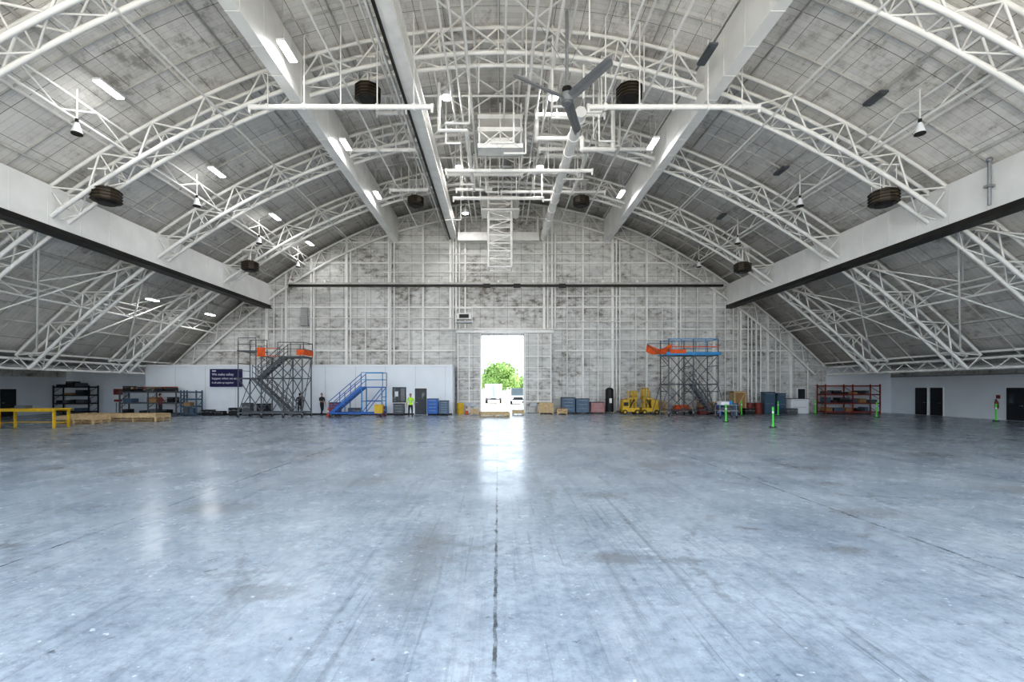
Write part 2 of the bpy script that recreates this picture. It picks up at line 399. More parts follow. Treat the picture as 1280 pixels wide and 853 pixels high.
for x,z,r in ((-2.3,16.6,0.05),(-1.9,16.7,0.05),(-1.4,16.9,0.07),(1.5,16.9,0.07),(2.0,16.7,0.05),(2.4,16.4,0.06),(6.9,15.9,0.06),(-6.9,15.9,0.05),(5.1,15.8,0.05),(12.3,14.4,0.05),(-12.3,14.4,0.05),(0.3,17.0,0.05),(-5.2,16.6,0.05)):
    b.cyl((x,YF,z),(x,YB-0.4,z),r,WHT,6)
for x,y0 in ((-1.4,22),(1.5,25),(2.4,20.2),(-2.3,28),(5.1,23),(5.1,27.6),(0.8,24),(-0.8,29.5),(3.0,31.3),(-2.8,34),(2.6,22.2),(-2.9,25.2),(4.9,21.6),(6.8,25.5)):
    zb=14.6+random.random()*1.2
    b.cyl((x,y0,zb),(x,y0,rz(x)-0.2),0.045,WHT,6)
    b.cyl((x,y0,zb),(x+random.choice((-1.2,1.2,0.8)),y0,zb),0.06,WHT,6)
for x,y0,zb in ((3.4,17,15.2),(5.2,18,15.5),(4.6,22,14.2),(5.6,22.4,14.6),(1.2,19.6,15.6),(-0.9,21,15.8),(6.4,20,15.2)):
    b.cyl((x,y0,zb),(x,y0,rz(x)-0.2),0.03,WHT,5)
b.path([(2.1,25.0,17.5),(2.1,25.0,15.9),(4.6,25.0,15.9),(4.6,25.0,15.3),(6.3,25.0,15.3),(6.3,25.0,17.4)],0.13,WHT)
b.path([(2.9,27.6,17.6),(2.9,27.6,16.3),(5.4,27.6,16.3),(5.4,33,16.3)],0.11,WHT)
b.path([(-3.0,23.0,17.6),(-3.0,23.0,15.2),(-1.6,23.0,15.2),(-1.6,30.0,15.2),(-1.6,30.0,17.6)],0.08,WHT)
b.build('conduit_run_pipes')
b=MB(); X0,X1,Y0,Y1=-0.75,1.0,34.6,35.8
for x in (X0,X1):
    for y in (Y0,Y1): b.cyl((x,y,11.4),(x,y,17.7),0.09,WHT)
for k in range(10):
    z=11.4+0.6*k
    for y in (Y0,Y1):
        b.cyl((X0,y,z),(X1,y,z),0.06,WHT); b.cyl((X0,y,z),(X1,y,z+0.6),0.045,WHT,5) if k%2 else b.cyl((X1,y,z),(X0,y,z+0.6),0.045,WHT,5)
    for x in (X0,X1): b.cyl((x,Y0,z),(x,Y1,z),0.05,WHT)
for z in (15.6,16.5): b.box(-1.3,1.6,Y0-0.3,Y1+0.2,z,z+0.16,WHT)
b.build('hanging_lattice_column')
b=MB()
for z in (15.4,16.3,17.0): b.box(-1.15,1.35,25.0,25.9,z,z+0.24,WHT)
for x in (-1.05,1.25,0.1):
    for y in (25.1,25.8): b.cyl((x,y,15.4),(x,y,17.9),0.05,WHT)
b.box(-0.6,0.8,25.1,25.8,15.7,16.0,WHT2)
for x in (-1.0,0.1): b.cyl((x,25.0,15.4),(x+1.1,25.0,16.3),0.04,WHT,5); b.cyl((x+1.1,25.0,15.4),(x,25.0,16.3),0.04,WHT,5)
b.build('suspended_service_platform')

for sx in (-1,1):
    b=MB(); x=sx*28.6; ye=36.8 if sx<0 else YB-0.4; n=46
    b.cyl((x,YF,3.95),(x,ye,3.95),0.09,WHT); b.cyl((x,YF,3.35),(x,ye,3.35),0.09,WHT)
    for i in range(n):
        d=(ye-YF)/n; y=YF+d*i; z0,z1=(3.95,3.35) if i%2 else (3.35,3.95); b.cyl((x,y,z0),(x,y+d,z1),0.035,WHT,5)
    b.cyl((x+sx*2.5,YF,3.6),(x+sx*2.5,ye,3.6),0.1,WHT); b.cyl((x+sx*4,YF,3.8),(x+sx*4,ye,3.8),0.06,WHT)
    b.build('aisle_edge_lattice_girder')
b=MB(); b.box(34.42,34.5,YF,YB-0.05,3.1,3.2,GALV); b.build('trim_1')

# ------------------------------------------------------------------ back wall steelwork
b=MB()
vx=[-20.3,-18.6,-16.4,-13.3,-9.6,-6.6,-4.2,-3.7,-2.9,4.0,4.7,7.4,10.0,13.0,15.6,18.9,21.2,23.6,25.6]
for i,x in enumerate(vx):
    z0=0.0
    if -4.9<x<5.9 : z0=7.3
    b.beam((x,YB-0.1,z0),(x,YB-0.1,rz(x)-0.2),0.16 if i%3 else 0.22,0.18,WHT)
for z in (5.4,7.3,9.2,13.1,14.9):
    w=math.sqrt((A0-z)/KP)-0.6
    if z<DZ:
        b.box(-w,-3.8,YB-0.12,YB-0.02,z,z+0.12,WHT); b.box(4.9,w,YB-0.12,YB-0.02,z,z+0.12,WHT)
    else: b.box(-w,w,YB-0.12,YB-0.02,z,z+0.12,WHT)
b.build('wall_back_girts')
b=MB()
def vp(x,z0,z1,r=0.06,m=WHT,y=39.72): b.cyl((x,y,z0),(x,y,z1),r,m,8)
for x in (-16.1,-12.9,-9.4,-9.1,10.3,10.6,15.9,21.8,22.1,22.5,22.9): vp(x,0.2 if x>0 else 4.2,rz(x)-1.6,0.07)
for x in (-3.95,-3.4,4.3,4.95): vp(x,7.4,rz(x)-2.5,0.08)
for x in (-19.6,-18.9,-11.6,-7.8,6.0,8.7,12.0,14.3,17.4,19.8,20.5,20.9,24.2,24.6,27.0): vp(x,0.5 if x>0 else 4.2,min(9+random.random()*4,rz(x)-1.4),0.05)
for z,a,c in ((12.3,-10,4),(8.3,-17,-4),(10.2,5,16),(6.4,6,21),(13.9,-8,8),(8.0,5,20)):
    b.cyl((a,39.75,z),(c,39.75,z),0.05,WHT,8)
b.build('wall_conduit_pipes')
b=MB()
b.box(-18.1,19.4,39.2,39.45,10.95,11.12,DARK); b.box(-18.1,19.4,39.25,39.4,11.12,11.3,DUSTY)
for x in range(-18,20,3): b.box(x-0.08,x+0.08,39.3,39.85,11.3,11.5,WHT)
for x in (-1.0,1.6,5.5): b.box(x-0.3,x+0.3,39.05,39.2,10.8,11.15,DARK)
b.build('crane_cross_rail')

for nm,x0,x1 in (('door_1',-3.55,-1.5),('door_2',2.25,4.6)):
    b=MB(); b.box(x0,x1,39.4,39.55,0.02,6.9,WALLM)
    for k in range(1,7): b.box(x0,x1,39.36,39.4,k*0.98,k*0.98+0.06,WHT)
    for x in (x0,x1-0.1,(x0+x1)/2-0.05): b.box(x,x+0.1,39.35,39.4,0.02,6.9,WHT)
    b.box(x0+0.5,x1-0.5,39.33,39.4,0.6,0.9,GALV)
    b.build(nm)
b=MB(); b.box(-3.7,4.8,39.35,39.6,6.95,7.2,WHT); b.box(DX0-0.12,DX0,39.7,39.98,0,6.9,DUSTY); b.box(DX1,DX1+0.12,39.7,39.98,0,6.9,DUSTY); b.build('trim_2')

b=MB(); b.box(-17.2,-16.6,39.6,39.7,7.6,9.2,GALV); b.box(-17.2,-16.6,39.7,39.98,7.6,7.7,GALV)
for k in range(12): b.box(-17.15,-16.65,39.55,39.61,7.7+k*0.12,7.76+k*0.12,DUSTY)
b.build('wall_louvre_vent')
b=MB(); b.box(-3.6,-2.2,38.3,38.95,7.7,7.8,GALV); b.box(-3.5,-2.3,38.4,38.9,8.0,8.5,WHT); b.box(-3.3,-2.5,38.3,38.4,8.1,8.4,DARK)
for x in (-3.6,-2.2):
    for z in (8.7,8.3): b.beam((x,38.3,z),(x,39.1,z),0.05,0.05,WHT)
    b.beam((x,38.3,7.7),(x,38.3,8.9),0.05,0.05,WHT); b.beam((x,38.3,7.75),(x,39.3,7.1),0.05,0.05,WHT)
b.beam((-3.6,38.3,8.9),(-2.2,38.3,8.9),0.05,0.05,WHT)
b.build('wall_service_platform')

# ------------------------------------------------------------------ lamps, heaters, fan
def tube_lamp(x,Y,z,lit=True,ln=1.15,e=50):
    b=MB(); b.box(x-0.17,x+0.17,Y-ln/2,Y+ln/2,z,z+0.09,WH if lit else GREY)
    b.box(x-0.14,x+0.14,Y-ln/2+0.03,Y+ln/2-0.03,z-0.04,z,LED if lit else GREY)
    for d in (-0.4,0.4): b.cyl((x,Y+d,z+0.09),(x,Y+d,rz(x)-0.05),0.015,DUSTY,5)
    o=b.build('linear_ceiling_lamp')
    if lit:
        li=bpy.data.lights.new('lamp_light','AREA'); li.shape='RECTANGLE'; li.size=0.3; li.size_y=1.0; li.energy=e; li.color=(0.97,0.98,1)
        l=bpy.data.objects.new('lamp_light',li); scene.collection.objects.link(l); l.location=(x,Y,z-0.06); l.parent=o
for x,z in ((-8.35,15.5),(-15.4,14.0)):
    for Y in (18.0,24.9,31.4): tube_lamp(x,Y,z)
tube_lamp(-15.4,37.2,14.0,ln=1.0); tube_lamp(-22.8,30.0,8.0,ln=0.9); tube_lamp(-22.8,36.0,8.0,ln=0.9)
tube_lamp(8.35,18.2,15.5,False)
for Y in (24.6,31.0): tube_lamp(8.35,Y,15.4)
for Y in (18.6,24.8,31.4): tube_lamp(15.4,Y,14.0,False,0.9)
def highbay(x,Y,z,e=70):
    b=MB(); b.cyl((x,Y,z),(x,Y,z+0.35),0.28,WH,14,0.12); b.cyl((x,Y,z-0.03),(x,Y,z),0.25,LED,14); b.cyl((x,Y,z+0.35),(x,Y,rz(x)-0.15),0.02,DUSTY,5)
    o=b.build('high_bay_lamp')
    li=bpy.data.lights.new('lamp_light','AREA'); li.shape='DISK'; li.size=0.5; li.energy=e
    l=bpy.data.objects.new('lamp_light',li); scene.collection.objects.link(l); l.location=(x,Y,z-0.05); l.parent=o
for Y in (23.2,30.5): highbay(-2.65,Y,17.0); highbay(2.8,Y,17.0)
highbay(-2.65,36.5,16.2)
def spot(x,Y,z):
    b=MB(); b.cyl((x,Y,z+0.55),(x,Y,rz(x)-0.2),0.03,WHT,6); b.cyl((x,Y,z+0.45),(x,Y,z+0.6),0.06,DARK,8); b.cyl((x,Y,z+0.05),(x,Y,z+0.45),0.19,WH,12,0.07); b.cyl((x,Y,z),(x,Y,z+0.05),0.19,DARK,12)
    b.build('bell_pendant_lamp')
for sx in (-1,1):
    for Y in (17.6,24.6,31,37): spot(sx*16.3,Y,12.0)
def heater(x,Y,z):
    b=MB(); n=10
    b.cyl((x,Y,z-0.26),(x,Y,z+0.26),0.55,BROWN,n,smooth=False)
    for k in range(4): b.cyl((x,Y,z-0.23+k*0.14),(x,Y,z-0.19+k*0.14),0.60,DARK,n,smooth=False)
    b.cyl((x,Y,z+0.26),(x,Y,z+0.38),0.58,BROWN,n,0.36,smooth=False); b.cyl((x,Y,z-0.36),(x,Y,z-0.26),0.36,DARK,n,0.5,smooth=False)
    top=rz(x)-0.9
    b.cyl((x,Y,z+0.38),(x,Y,top),0.05,WHT,6)
    for t in (0,1,2,3):
        a=t*math.pi/2+0.6; b.cyl((x+0.45*math.cos(a),Y+0.45*math.sin(a),z+0.3),(x+0.45*math.cos(a),Y+0.45*math.sin(a),top),0.02,WHT,5)
    b.box(x-0.45,x+0.45,Y-0.45,Y+0.45,top,top+0.06,WHT)
    b.build('ceiling_unit_heater')
for Y in (8.0,20.9,33.0):
    heater(-6.0,Y,15.7); heater(6.0,Y,15.7); heater(-18.0,Y,11.0); heater(17.7,Y,10.9)

fan=empty('ceiling_fan',(2.8,18.6,14.0))
b=MB(); b.cyl((0,0,0.25),(0,0,3.6),0.07,GALV,10); b.cyl((0,0,-0.15),(0,0,0.2),0.26,GALV,16); b.cyl((0,0,0.2),(0,0,0.45),0.2,DARK,12); b.cyl((0,0,-0.22),(0,0,-0.15),0.2,FANM,16)
for a in (0.5,2.6,4.7): b.cyl((0,0,1.2),(1.2*math.cos(a),1.2*math.sin(a),3.5),0.012,GALV,4)
b.build('fan_motor',fan)
for k,a in enumerate((-61,70,212)):
    b=MB(); a=math.radians(a); d=V((math.cos(a),math.sin(a),0)); t=V((-d.y,d.x,0))
    secs=[]
    for r,w in ((0.25,0.30),(0.5,0.36),(2.5,0.30),(2.58,0.18)):
        for (u,h) in ((-0.5,0.02),(-0.2,0.055),(0.2,0.05),(0.5,-0.05),(0.2,0.01),(-0.2,0.0)):
            secs.append(d*r+t*(u*w)+V((0,0,h*1.2-u*0.10)))
    fs=[]
    for i in range(3):
        for j in range(6): fs.append((i*6+j,i*6+(j+1)%6,(i+1)*6+(j+1)%6,(i+1)*6+j))
    fs.append(tuple(range(6))); fs.append(tuple(range(18,24)))
    b.add(secs,fs,FANM); b.build('fan_blade_%d'%(k+1),fan)

b=MB(); b.cyl((19.85,18.4,9.6),(19.85,18.4,11.4),0.06,GALV,8); b.ball((19.85,18.4,11.42),0.11,0.11,0.1,GALV); b.box(19.7,19.99,18.3,18.5,10.3,10.4,GALV); b.build('riser_pipe')

# ------------------------------------------------------------------ office block
b=MB()
ox0,ox1,oy=-28.7,-3.75,37.0
b.box(ox0,ox1,oy,oy+0.15,0,4.0,OFFW); b.box(ox1-0.15,ox1,oy+0.15,39.35,0,4.0,OFFW); b.box(ox0,ox1,oy,39.35,4.0,4.06,OFFW)
for k in range(1,11): b.box(ox0+k*2.44-0.012,ox0+k*2.44+0.012,oy-0.008,oy,0,4.0,DUSTY)
b.box(ox0,ox1,oy-0.05,oy,3.95,4.08,WH)
b.build('wall_office')
b=MB(); b.box(ox0,ox1,oy-0.03,oy,0,0.12,DARK); b.build('baseboard_office')
def door(name,x,y,w=1.0,h=2.15,axis='x',m=DOORM):
    b=MB()
    if axis=='x':
        b.box(x-w/2-0.07,x+w/2+0.07,y-0.04,y,0,h+0.07,WH); b.box(x-w/2,x+w/2,y-0.07,y-0.04,0.02,h,m)
        b.box(x+w*0.1,x+w*0.35,y-0.08,y-0.07,1.2,1.8,GLASS); b.cyl((x-w*0.38,y-0.14,1.0),(x-w*0.38,y-0.07,1.0),0.03,GALV,8); b.box(x-w*0.42,x-w*0.25,y-0.15,y-0.13,0.99,1.02,GALV)
    else:
        b.box(x-0.04,x,y-w/2-0.07,y+w/2+0.07,0,h+0.07,WH); b.box(x-0.07,x-0.04,y-w/2,y+w/2,0.02,h,m)
        b.box(x-0.08,x-0.07,y+w*0.1,y+w*0.35,1.2,1.8,GLASS); b.cyl((x-0.14,y-w*0.38,1.0),(x-0.07,y-w*0.38,1.0),0.03,GALV,8); b.box(x-0.15,x-0.13,y-w*0.42,y-w*0.25,0.99,1.02,GALV)
    return b.build(name)
door('door_3',-6.3,oy,0.95)
for i,(y,w) in enumerate(((37.1,1.0),(35.8,1.0),(30.3,1.1))): door('door_%d'%(4+i),34.5,y,w,2.2,'y')
door('door_7',26.6,YB,0.6,2.1,m=DOORM)
b=MB(); b.box(-38.0,-37.93,34.7,35.8,0,2.1,DOORM); b.box(-38.0,-37.96,34.6,35.9,2.1,2.18,WH); b.box(-37.93,-37.88,34.8,34.9,1.0,1.06,GALV); b.build('door_8')
b=MB(); b.box(-8.6,-7.5,oy-0.05,oy,1.0,2.25,DARK); b.box(-8.52,-7.58,oy-0.07,oy-0.05,1.08,2.17,GLASS); b.box(-8.07,-8.03,oy-0.08,oy-0.05,1.08,2.17,DARK); b.box(-8.65,-7.45,oy-0.12,oy,0.95,1.0,WH)
b.box(-8.4,-8.15,oy-0.08,oy-0.07,1.5,1.9,WH); b.build('window_1')

sg=empty('safety_sign',(-22.1,36.93,3.0))
b=MB(); b.box(-1.3,1.3,-0.04,0.06,-0.72,0.72,NAVY); b.build('sign_board',sg)
for k,(t,z,sz) in enumerate((('We make safety',0.20,0.27),('happen when we act',-0.12,0.25),('It all adds up together',-0.45,0.2))):
    cu=bpy.data.curves.new('sign_text','FONT'); cu.body=t; cu.size=sz; cu.extrude=0.004; cu.align_x='LEFT'
    o=bpy.data.objects.new('sign_text_%d'%(k+1),cu); scene.collection.objects.link(o); o.data.materials.append(WH)
    o.parent=sg; o.location=(-1.12,-0.05,z); o.rotation_euler=(math.pi/2,0,0)
b=MB(); b.box(-1.1,-0.8,-0.055,-0.04,0.52,0.6,WH); b.build('sign_logo',sg)

# ------------------------------------------------------------------ floor objects
b=MB(); b.box(-1.6,1.6,-0.5,0.5,0.98,1.06,YEL)
for x in (-1.5,1.5):
    for y in (-0.42,0.42): b.box(x-0.05,x+0.05,y-0.05,y+0.05,0,0.98,YEL)
for y in (-0.42,0.42): b.box(-1.5,1.5,y-0.02,y+0.02,0.9,0.98,YEL)
b.box(-1.5,1.5,0.38,0.44,0.25,0.29,YEL); b.box(-1.5,-1.46,-0.42,0.42,0.25,0.29,YEL); b.box(1.46,1.5,-0.42,0.42,0.25,0.29,YEL)
b.box(-0.9,-0.3,-0.2,0.2,1.06,1.22,GREY); b.build('yellow_workbench',loc=(-25.7,25.2,0))
def pallet_stack(x,y,w,d,n,rot=0):
    b=MB()
    for k in range(n):
        z=k*0.15
        for yy in (-d/2,-0.05,d/2-0.1): b.box(-w/2,w/2,yy,yy+0.1,z,z+0.022,WOOD)
        for xx in (-w/2,-0.05,w/2-0.1):
            for yy in (-d/2,-0.05,d/2-0.1): b.box(xx,xx+0.1,yy,yy+0.1,z+0.022,z+0.1,WOOD)
            b.box(xx,xx+0.1,-d/2,d/2,z+0.1,z+0.122,WOOD)
        m=int(w/0.2)
        for i in range(m):
            xx=-w/2+i*(w-0.14)/(m-1); b.box(xx,xx+0.14,-d/2,d/2,z+0.122,z+0.146,WOOD)
    z=n*0.15
    b.box(-w/2,w/2,-d/2,-d/2+0.03,z,z+0.22,WOOD); b.box(-w/2,w/2,d/2-0.03,d/2,z,z+0.22,WOOD); b.box(-w/2,-w/2+0.03,-d/2,d/2,z,z+0.22,WOOD); b.box(w/2-0.03,w/2,-d/2,d/2,z,z+0.22,WOOD)
    b.build('wooden_pallet_crate',loc=(x,y,0),rot=rot)
pallet_stack(-25.4,27.8,2.3,1.3,2,0.05); pallet_stack(-26.4,29.8,2.4,1.3,2,-0.05); pallet_stack(-23.4,29.8,2.9,1.4,2,0.03)
pallet_stack(-0.3,34.6,2.2,1.3,1,0.1)

def shelf_rack(name,x,y,w,h,d,levels,m,seed=1,rot=0,top=True):
    rnd=random.Random(seed); b=MB()
    nb=max(2,int(round(w/2.4))+1)
    for i in range(nb):
        xx=-w/2+w*i/(nb-1)
        for yy in (-d/2,d/2): b.box(xx-0.04,xx+0.04,yy-0.04,yy+0.04,0,h,m)
        for k in range(int(h/0.6)): b.beam((xx,-d/2,k*0.6),(xx,d/2,k*0.6+0.5),0.03,0.03,m)
    for l in range(levels):
        z=0.15+(h-0.3)*l/(levels-1) if levels>1 else h
        b.box(-w/2,w/2,-d/2-0.02,-d/2+0.04,z-0.05,z+0.06,m); b.box(-w/2,w/2,d/2-0.04,d/2+0.02,z-0.05,z+0.06,m); b.box(-w/2,w/2,-d/2,d/2,z+0.0,z+0.03,m)
        xx=-w/2+0.15
        if l==levels-1 and not top: continue
        while xx<w/2-0.5:
            ww=rnd.uniform(0.25,0.8); hh=rnd.uniform(0.15,0.45)
            if rnd.random()<0.75 and xx+ww<w/2-0.1:
                mm=rnd.choice([BLK,CARD,GREY,SLATE,BLK,GREY,BLK])
                b.box(xx,xx+ww,-d/2+0.1,d/2-0.15,z+0.06,z+0.06+hh,mm); b.box(xx+0.02,xx+ww-0.02,-d/2+0.08,-d/2+0.1,z+0.06+hh*0.7,z+0.06+hh*0.85,GREY)
            xx+=ww+rnd.uniform(0.05,0.3)
    return b.build(name,loc=(x,y,0),rot=rot)
o=shelf_rack('storage_rack',-27.3,35.9,4.4,2.0,0.9,3,GREY,3)
b=MB()
for k in range(7): 
    x=-1.9+k*0.45; b.cyl((x,-0.3,2.16),(x+1.0,0.3,2.2),0.1,RED if k%3==0 else CARD,10)
b.box(-1.0,0.6,-0.35,0.35,2.0,2.05,WOOD)
b.build('stock_tubes',o)
shelf_rack('storage_rack',-24.2,35.9,1.2,2.0,0.7,4,SLATE,8)
shelf_rack('red_storage_rack',29.9,38.9,4.6,2.5,1.0,4,RED,12,top=False)
shelf_rack('storage_rack',-36.2,39.0,3.0,2.4,0.9,4,BLK,15)
b=MB(); b.box(-33.2,-32.3,39.2,39.25,0.9,2.2,WH); b.box(-33.15,-32.35,39.18,39.2,1.6,2.1,RED); b.box(-33.1,-32.4,39.18,39.2,1.0,1.2,RED); b.cyl((-33.0,39.3,0),(-33.0,39.3,1.0),0.03,GREY); b.cyl((-32.5,39.3,0),(-32.5,39.3,1.0),0.03,GREY)
b.box(-33.3,-32.2,39.15,39.5,0,0.04,GREY); b.build('fire_safety_notice_board')

def stair(b,p,q,w,m,mt,rail=True,n=None):
    p=V(p); q=V(q); H=q.z-p.z; n=n or int(H/0.22); sx=1 if q.x>p.x else -1
    for y in (-w/2,w/2):
        b.beam(p+V((0,y,0)),q+V((0,y,0)),0.05,0.2,m)
        if rail:
            for h in (0.5,0.98): b.cyl(p+V((0,y,h)),q+V((0,y,h)),0.028,m)
            for k in range(0,n+1,3):
                c=p+(q-p)*(k/n)+V((0,y,0)); b.cyl(c,c+V((0,0,0.98)),0.025,m)
    for k in range(1,n+1):
        c=p+(q-p)*(k/n); b.box(c.x-0.14,c.x+0.14,c.y-w/2,c.y+w/2,c.z-0.02,c.z+0.02,mt)
def railing(b,pts,h,m,mid=True):
    for a,c in zip(pts[:-1],pts[1:]):
        a=V(a); c=V(c); L_=(c-a).length; n=max(1,int(L_/0.9))
        b.cyl(a+V((0,0,h)),c+V((0,0,h)),0.03,m); b.cyl(a+V((0,0,h/2)),c+V((0,0,h/2)),0.024,m)
        for k in range(n+1): d=a+(c-a)*(k/n); b.cyl(d,d+V((0,0,h)),0.027,m)
def caster(b,x,y,r=0.12):
    b.wheel((x,y,r),r,0.06,BLK,GALV); b.box(x-0.05,x+0.05,y-0.04,y+0.04,r,2*r+0.06,GALV)

b=MB(); y0,y1=-0.8,0.8
xsn=[-2.3,-0.6,1.0,2.4]; H=[2.9,4.5,4.5,4.5]
for x,h in zip(xsn,H):
    for y in (y0,y1):
        b.cyl((x,y,0.3),(x,y,h),0.05,GREY); caster(b,x,y,0.13)
    b.cyl((x,y0,h),(x,y1,h),0.04,GREY); b.cyl((x,y0,0.35),(x,y1,0.35),0.04,GREY); b.cyl((x,y0,0.4),(x,y1,h-0.1),0.03,GREY)
for y in (y0,y1):
    b.beam((-2.3,y,0.35),(2.4,y,0.35),0.07,0.12,GREY)
    b.cyl((-2.3,y,2.9),(2.4,y,2.9),0.04,GREY)
    for xa,xb,za,zb in ((-2.3,-0.6,0.4,2.9),(-0.6,1.0,0.4,2.9),(1.0,2.4,0.4,2.9),(-0.6,1.0,2.9,4.5),(1.0,2.4,2.9,4.5)):
        b.cyl((xa,y,za),(xb,y,zb),0.032,GREY); b.cyl((xb,y,za),(xa,y,zb),0.032,GREY)
stair(b,(1.6,-0.35,0.15),(-1.3,-0.35,2.9),0.75,GREY,GALV)
b.box(-2.4,-1.3,y0,y1,2.84,2.94,GREY)
stair(b,(-1.3,0.4,2.9),(0.6,0.4,4.5),0.7,GREY,GALV)
b.box(0.6,2.5,y0,y1,4.44,4.54,GREY); b.box(-2.4,-0.9,y0,y1,4.88,4.96,GREY)
for y in (y0,y1): b.cyl((-2.3,y,2.9),(-2.3,y,5.6),0.04,GREY); b.cyl((-1.0,y,2.9),(-1.0,y,5.6),0.04,GREY)
railing(b,[(-2.3,y0,2.94),(-2.3,y1,2.94)],1.05,GREY); railing(b,[(-2.3,y0,4.96),(-1.0,y0,4.96)],0.9,GREY); railing(b,[(-2.3,y1,4.96),(-1.0,y1,4.96)],0.9,GREY)
railing(b,[(0.6,y0,4.54),(2.5,y0,4.54),(2.5,y1,4.54),(0.6,y1,4.54)],1.0,GREY)
b.box(-0.9,-0.3,y0-0.03,y0,4.5,5.15,ORG); b.box(2.0,2.55,y0-0.05,y0-0.02,4.6,5.0,ORG); b.box(2.5,2.56,y0,y1,4.6,5.0,ORG); b.cyl((-1.0,y0,5.1),(0.6,y0,5.1),0.028,ORG); b.cyl((-1.0,y0,4.54),(0.6,y0,4.54),0.028,ORG)
b.build('access_stair_tower',loc=(-16.8,34.2,0))

b=MB(); y0,y1=-0.6,0.6
stair(b,(-2.1,0,0.2),(0.3,0,2.25),1.1,BLUE,BLUE)
b.box(0.3,1.9,y0,y1,2.2,2.28,BLUE)
for x in (0.35,1.85):
    for y in (y0,y1): b.cyl((x,y,0.25),(x,y,2.2),0.045,LBLUE)
for y in (y0,y1):
    b.beam((-2.1,y,0.3),(1.9,y,0.3),0.08,0.1,BLUE); b.cyl((0.35,y,0.35),(1.85,y,2.2),0.03,BLUE); b.cyl((-0.9,y,0.3),(-0.9,y,1.2),0.035,BLUE); b.cyl((0.35,y,1.2),(1.85,y,1.2),0.03,BLUE)
for x in (-2.0,1.8):
    for y in (y0,y1): caster(b,x,y,0.13)
for z in (0.8,1.5): b.cyl((1.85,y0,z),(1.85,y1,z),0.03,LBLUE)
railing(b,[(0.3,y0,2.28),(1.9,y0,2.28),(1.9,y1,2.28),(0.3,y1,2.28)],1.05,LBLUE)
b.box(1.3,1.9,y0-0.05,y0+0.3,0.3,0.95,YEL)
b.build('rolling_maintenance_stairs',loc=(-10.5,34.4,0))

b=MB(); y0,y1=-0.9,0.9
xsn=[-1.3,0.6,2.5]
for x in xsn:
    for y in (y0,y1): b.cyl((x,y,0.3),(x,y,6.0),0.045,GREY); caster(b,x,y,0.14)
    for z in (0.5,1.9,2.5,3.9,4.7): b.cyl((x,y0,z),(x,y1,z),0.03,GREY)
    for k in range(9): b.cyl((x,y1-0.45,0.6+0.45*k),(x,y1,0.6+0.45*k),0.02,GREY)
for y in (y0,y1):
    for xa,xb in zip(xsn[:-1],xsn[1:]):
        for za,zb in ((0.4,2.4),(2.5,4.7)):
            b.cyl((xa,y,za),(xb,y,zb),0.03,GREY); b.cyl((xb,y,za),(xa,y,zb),0.03,GREY)
    b.cyl((xsn[0],y,2.45),(xsn[-1],y,2.45),0.03,GREY); b.cyl((xsn[0],y,0.45),(xsn[-1],y,0.45),0.03,GREY)
for k in range(6): b.box(-1.5,2.7,y0+0.3*k,y0+0.3*k+0.27,4.72,4.80,LBLUE)
b.box(-1.5,2.7,y0-0.06,y0-0.02,4.72,4.95,LBLUE)
railing(b,[(-1.3,y0,4.8),(2.5,y0,4.8),(2.5,y1,4.8),(-1.3,y1,4.8)],1.15,LBLUE)
for z in (5.35,5.95): b.beam((-1.3,y0-0.05,z),(2.5,y0-0.05,z),0.05,0.07,ORG if z<5.5 else LBLUE)
n=10; vs=[]
for i in range(n+1):
    for j in range(5):
        u=i/n; w=j/4; x=-3.0+1.9*u; z=5.55-0.55*w-0.35*math.sin(u*math.pi)*(1-w*0.3)+0.05*math.sin(9*u+3*w); vs.append((x,y0-0.1+0.25*w+0.06*math.sin(11*u),z))
fs=[(i*5+j,(i+1)*5+j,(i+1)*5+j+1,i*5+j+1) for i in range(n) for j in range(4)]
b.add(vs,fs,ORG,True)
b.cyl((-3.0,y0-0.1,5.58),(-1.3,y0-0.1,5.6),0.025,GREY); b.cyl((-1.3,y0,4.2),(-3.0,y0-0.1,5.55),0.025,GREY)
b.box(-1.2,0.0,y0-0.08,y0-0.04,4.85,5.15,ORG)
for y in (y0,y1): b.cyl((-1.3,y,2.4),(-2.0,y,0.1),0.03,GREY); b.cyl((-1.3,y,0.4),(-2.0,y,0.12),0.03,GREY); b.cyl((2.5,y,2.4),(3.1,y,0.1),0.03,GREY)
stair(b,(2.3,0,0.3),(0.8,0,2.5),0.6,GREY,GALV,True)
b.box(-1.3,0.8,y0+0.3,y1-0.3,2.46,2.52,GREY)
b.build('mobile_scaffold_tower',loc=(14.4,35.9,0))

def cabinet(name,x,y,w,h,d,m,drawers=4,wheels=True,rot=0):
    b=MB(); z0=0.14 if wheels else 0.02
    b.box(-w/2,w/2,-d/2,d/2,z0,h,m); b.box(-w/2-0.02,w/2+0.02,-d/2-0.02,d/2+0.02,h,h+0.04,BLK)
    for k in range(drawers):
        a=z0+0.04+(h-z0-0.08)*k/drawers; c=z0+0.04+(h-z0-0.08)*(k+1)/drawers-0.03
        b.box(-w/2+0.04,w/2-0.04,-d/2-0.02,-d/2,a,c,m); b.box(-w/3,w/3,-d/2-0.045,-d/2-0.02,c-0.05,c-0.025,GALV)
    if wheels:
        for sx in (-1,1):
            for sy in (-1,1): b.wheel((sx*(w/2-0.1),sy*(d/2-0.1),0.07),0.07,0.04,BLK,GALV)
    else: b.box(-w/2+0.03,w/2-0.03,-d/2+0.03,d/2-0.03,0,0.02,BLK)
    b.cyl((w/2+0.02,-d/2+0.1,h-0.15),(w/2+0.02,d/2-0.1,h-0.15),0.015,GALV)
    return b.build(name,loc=(x,y,0),rot=rot)
cabinet('tool_cabinet',-5.2,36.2,0.85,1.3,0.6,BLUE); cabinet('tool_cabinet',-4.3,36.2,0.7,1.15,0.6,SLATE,5)
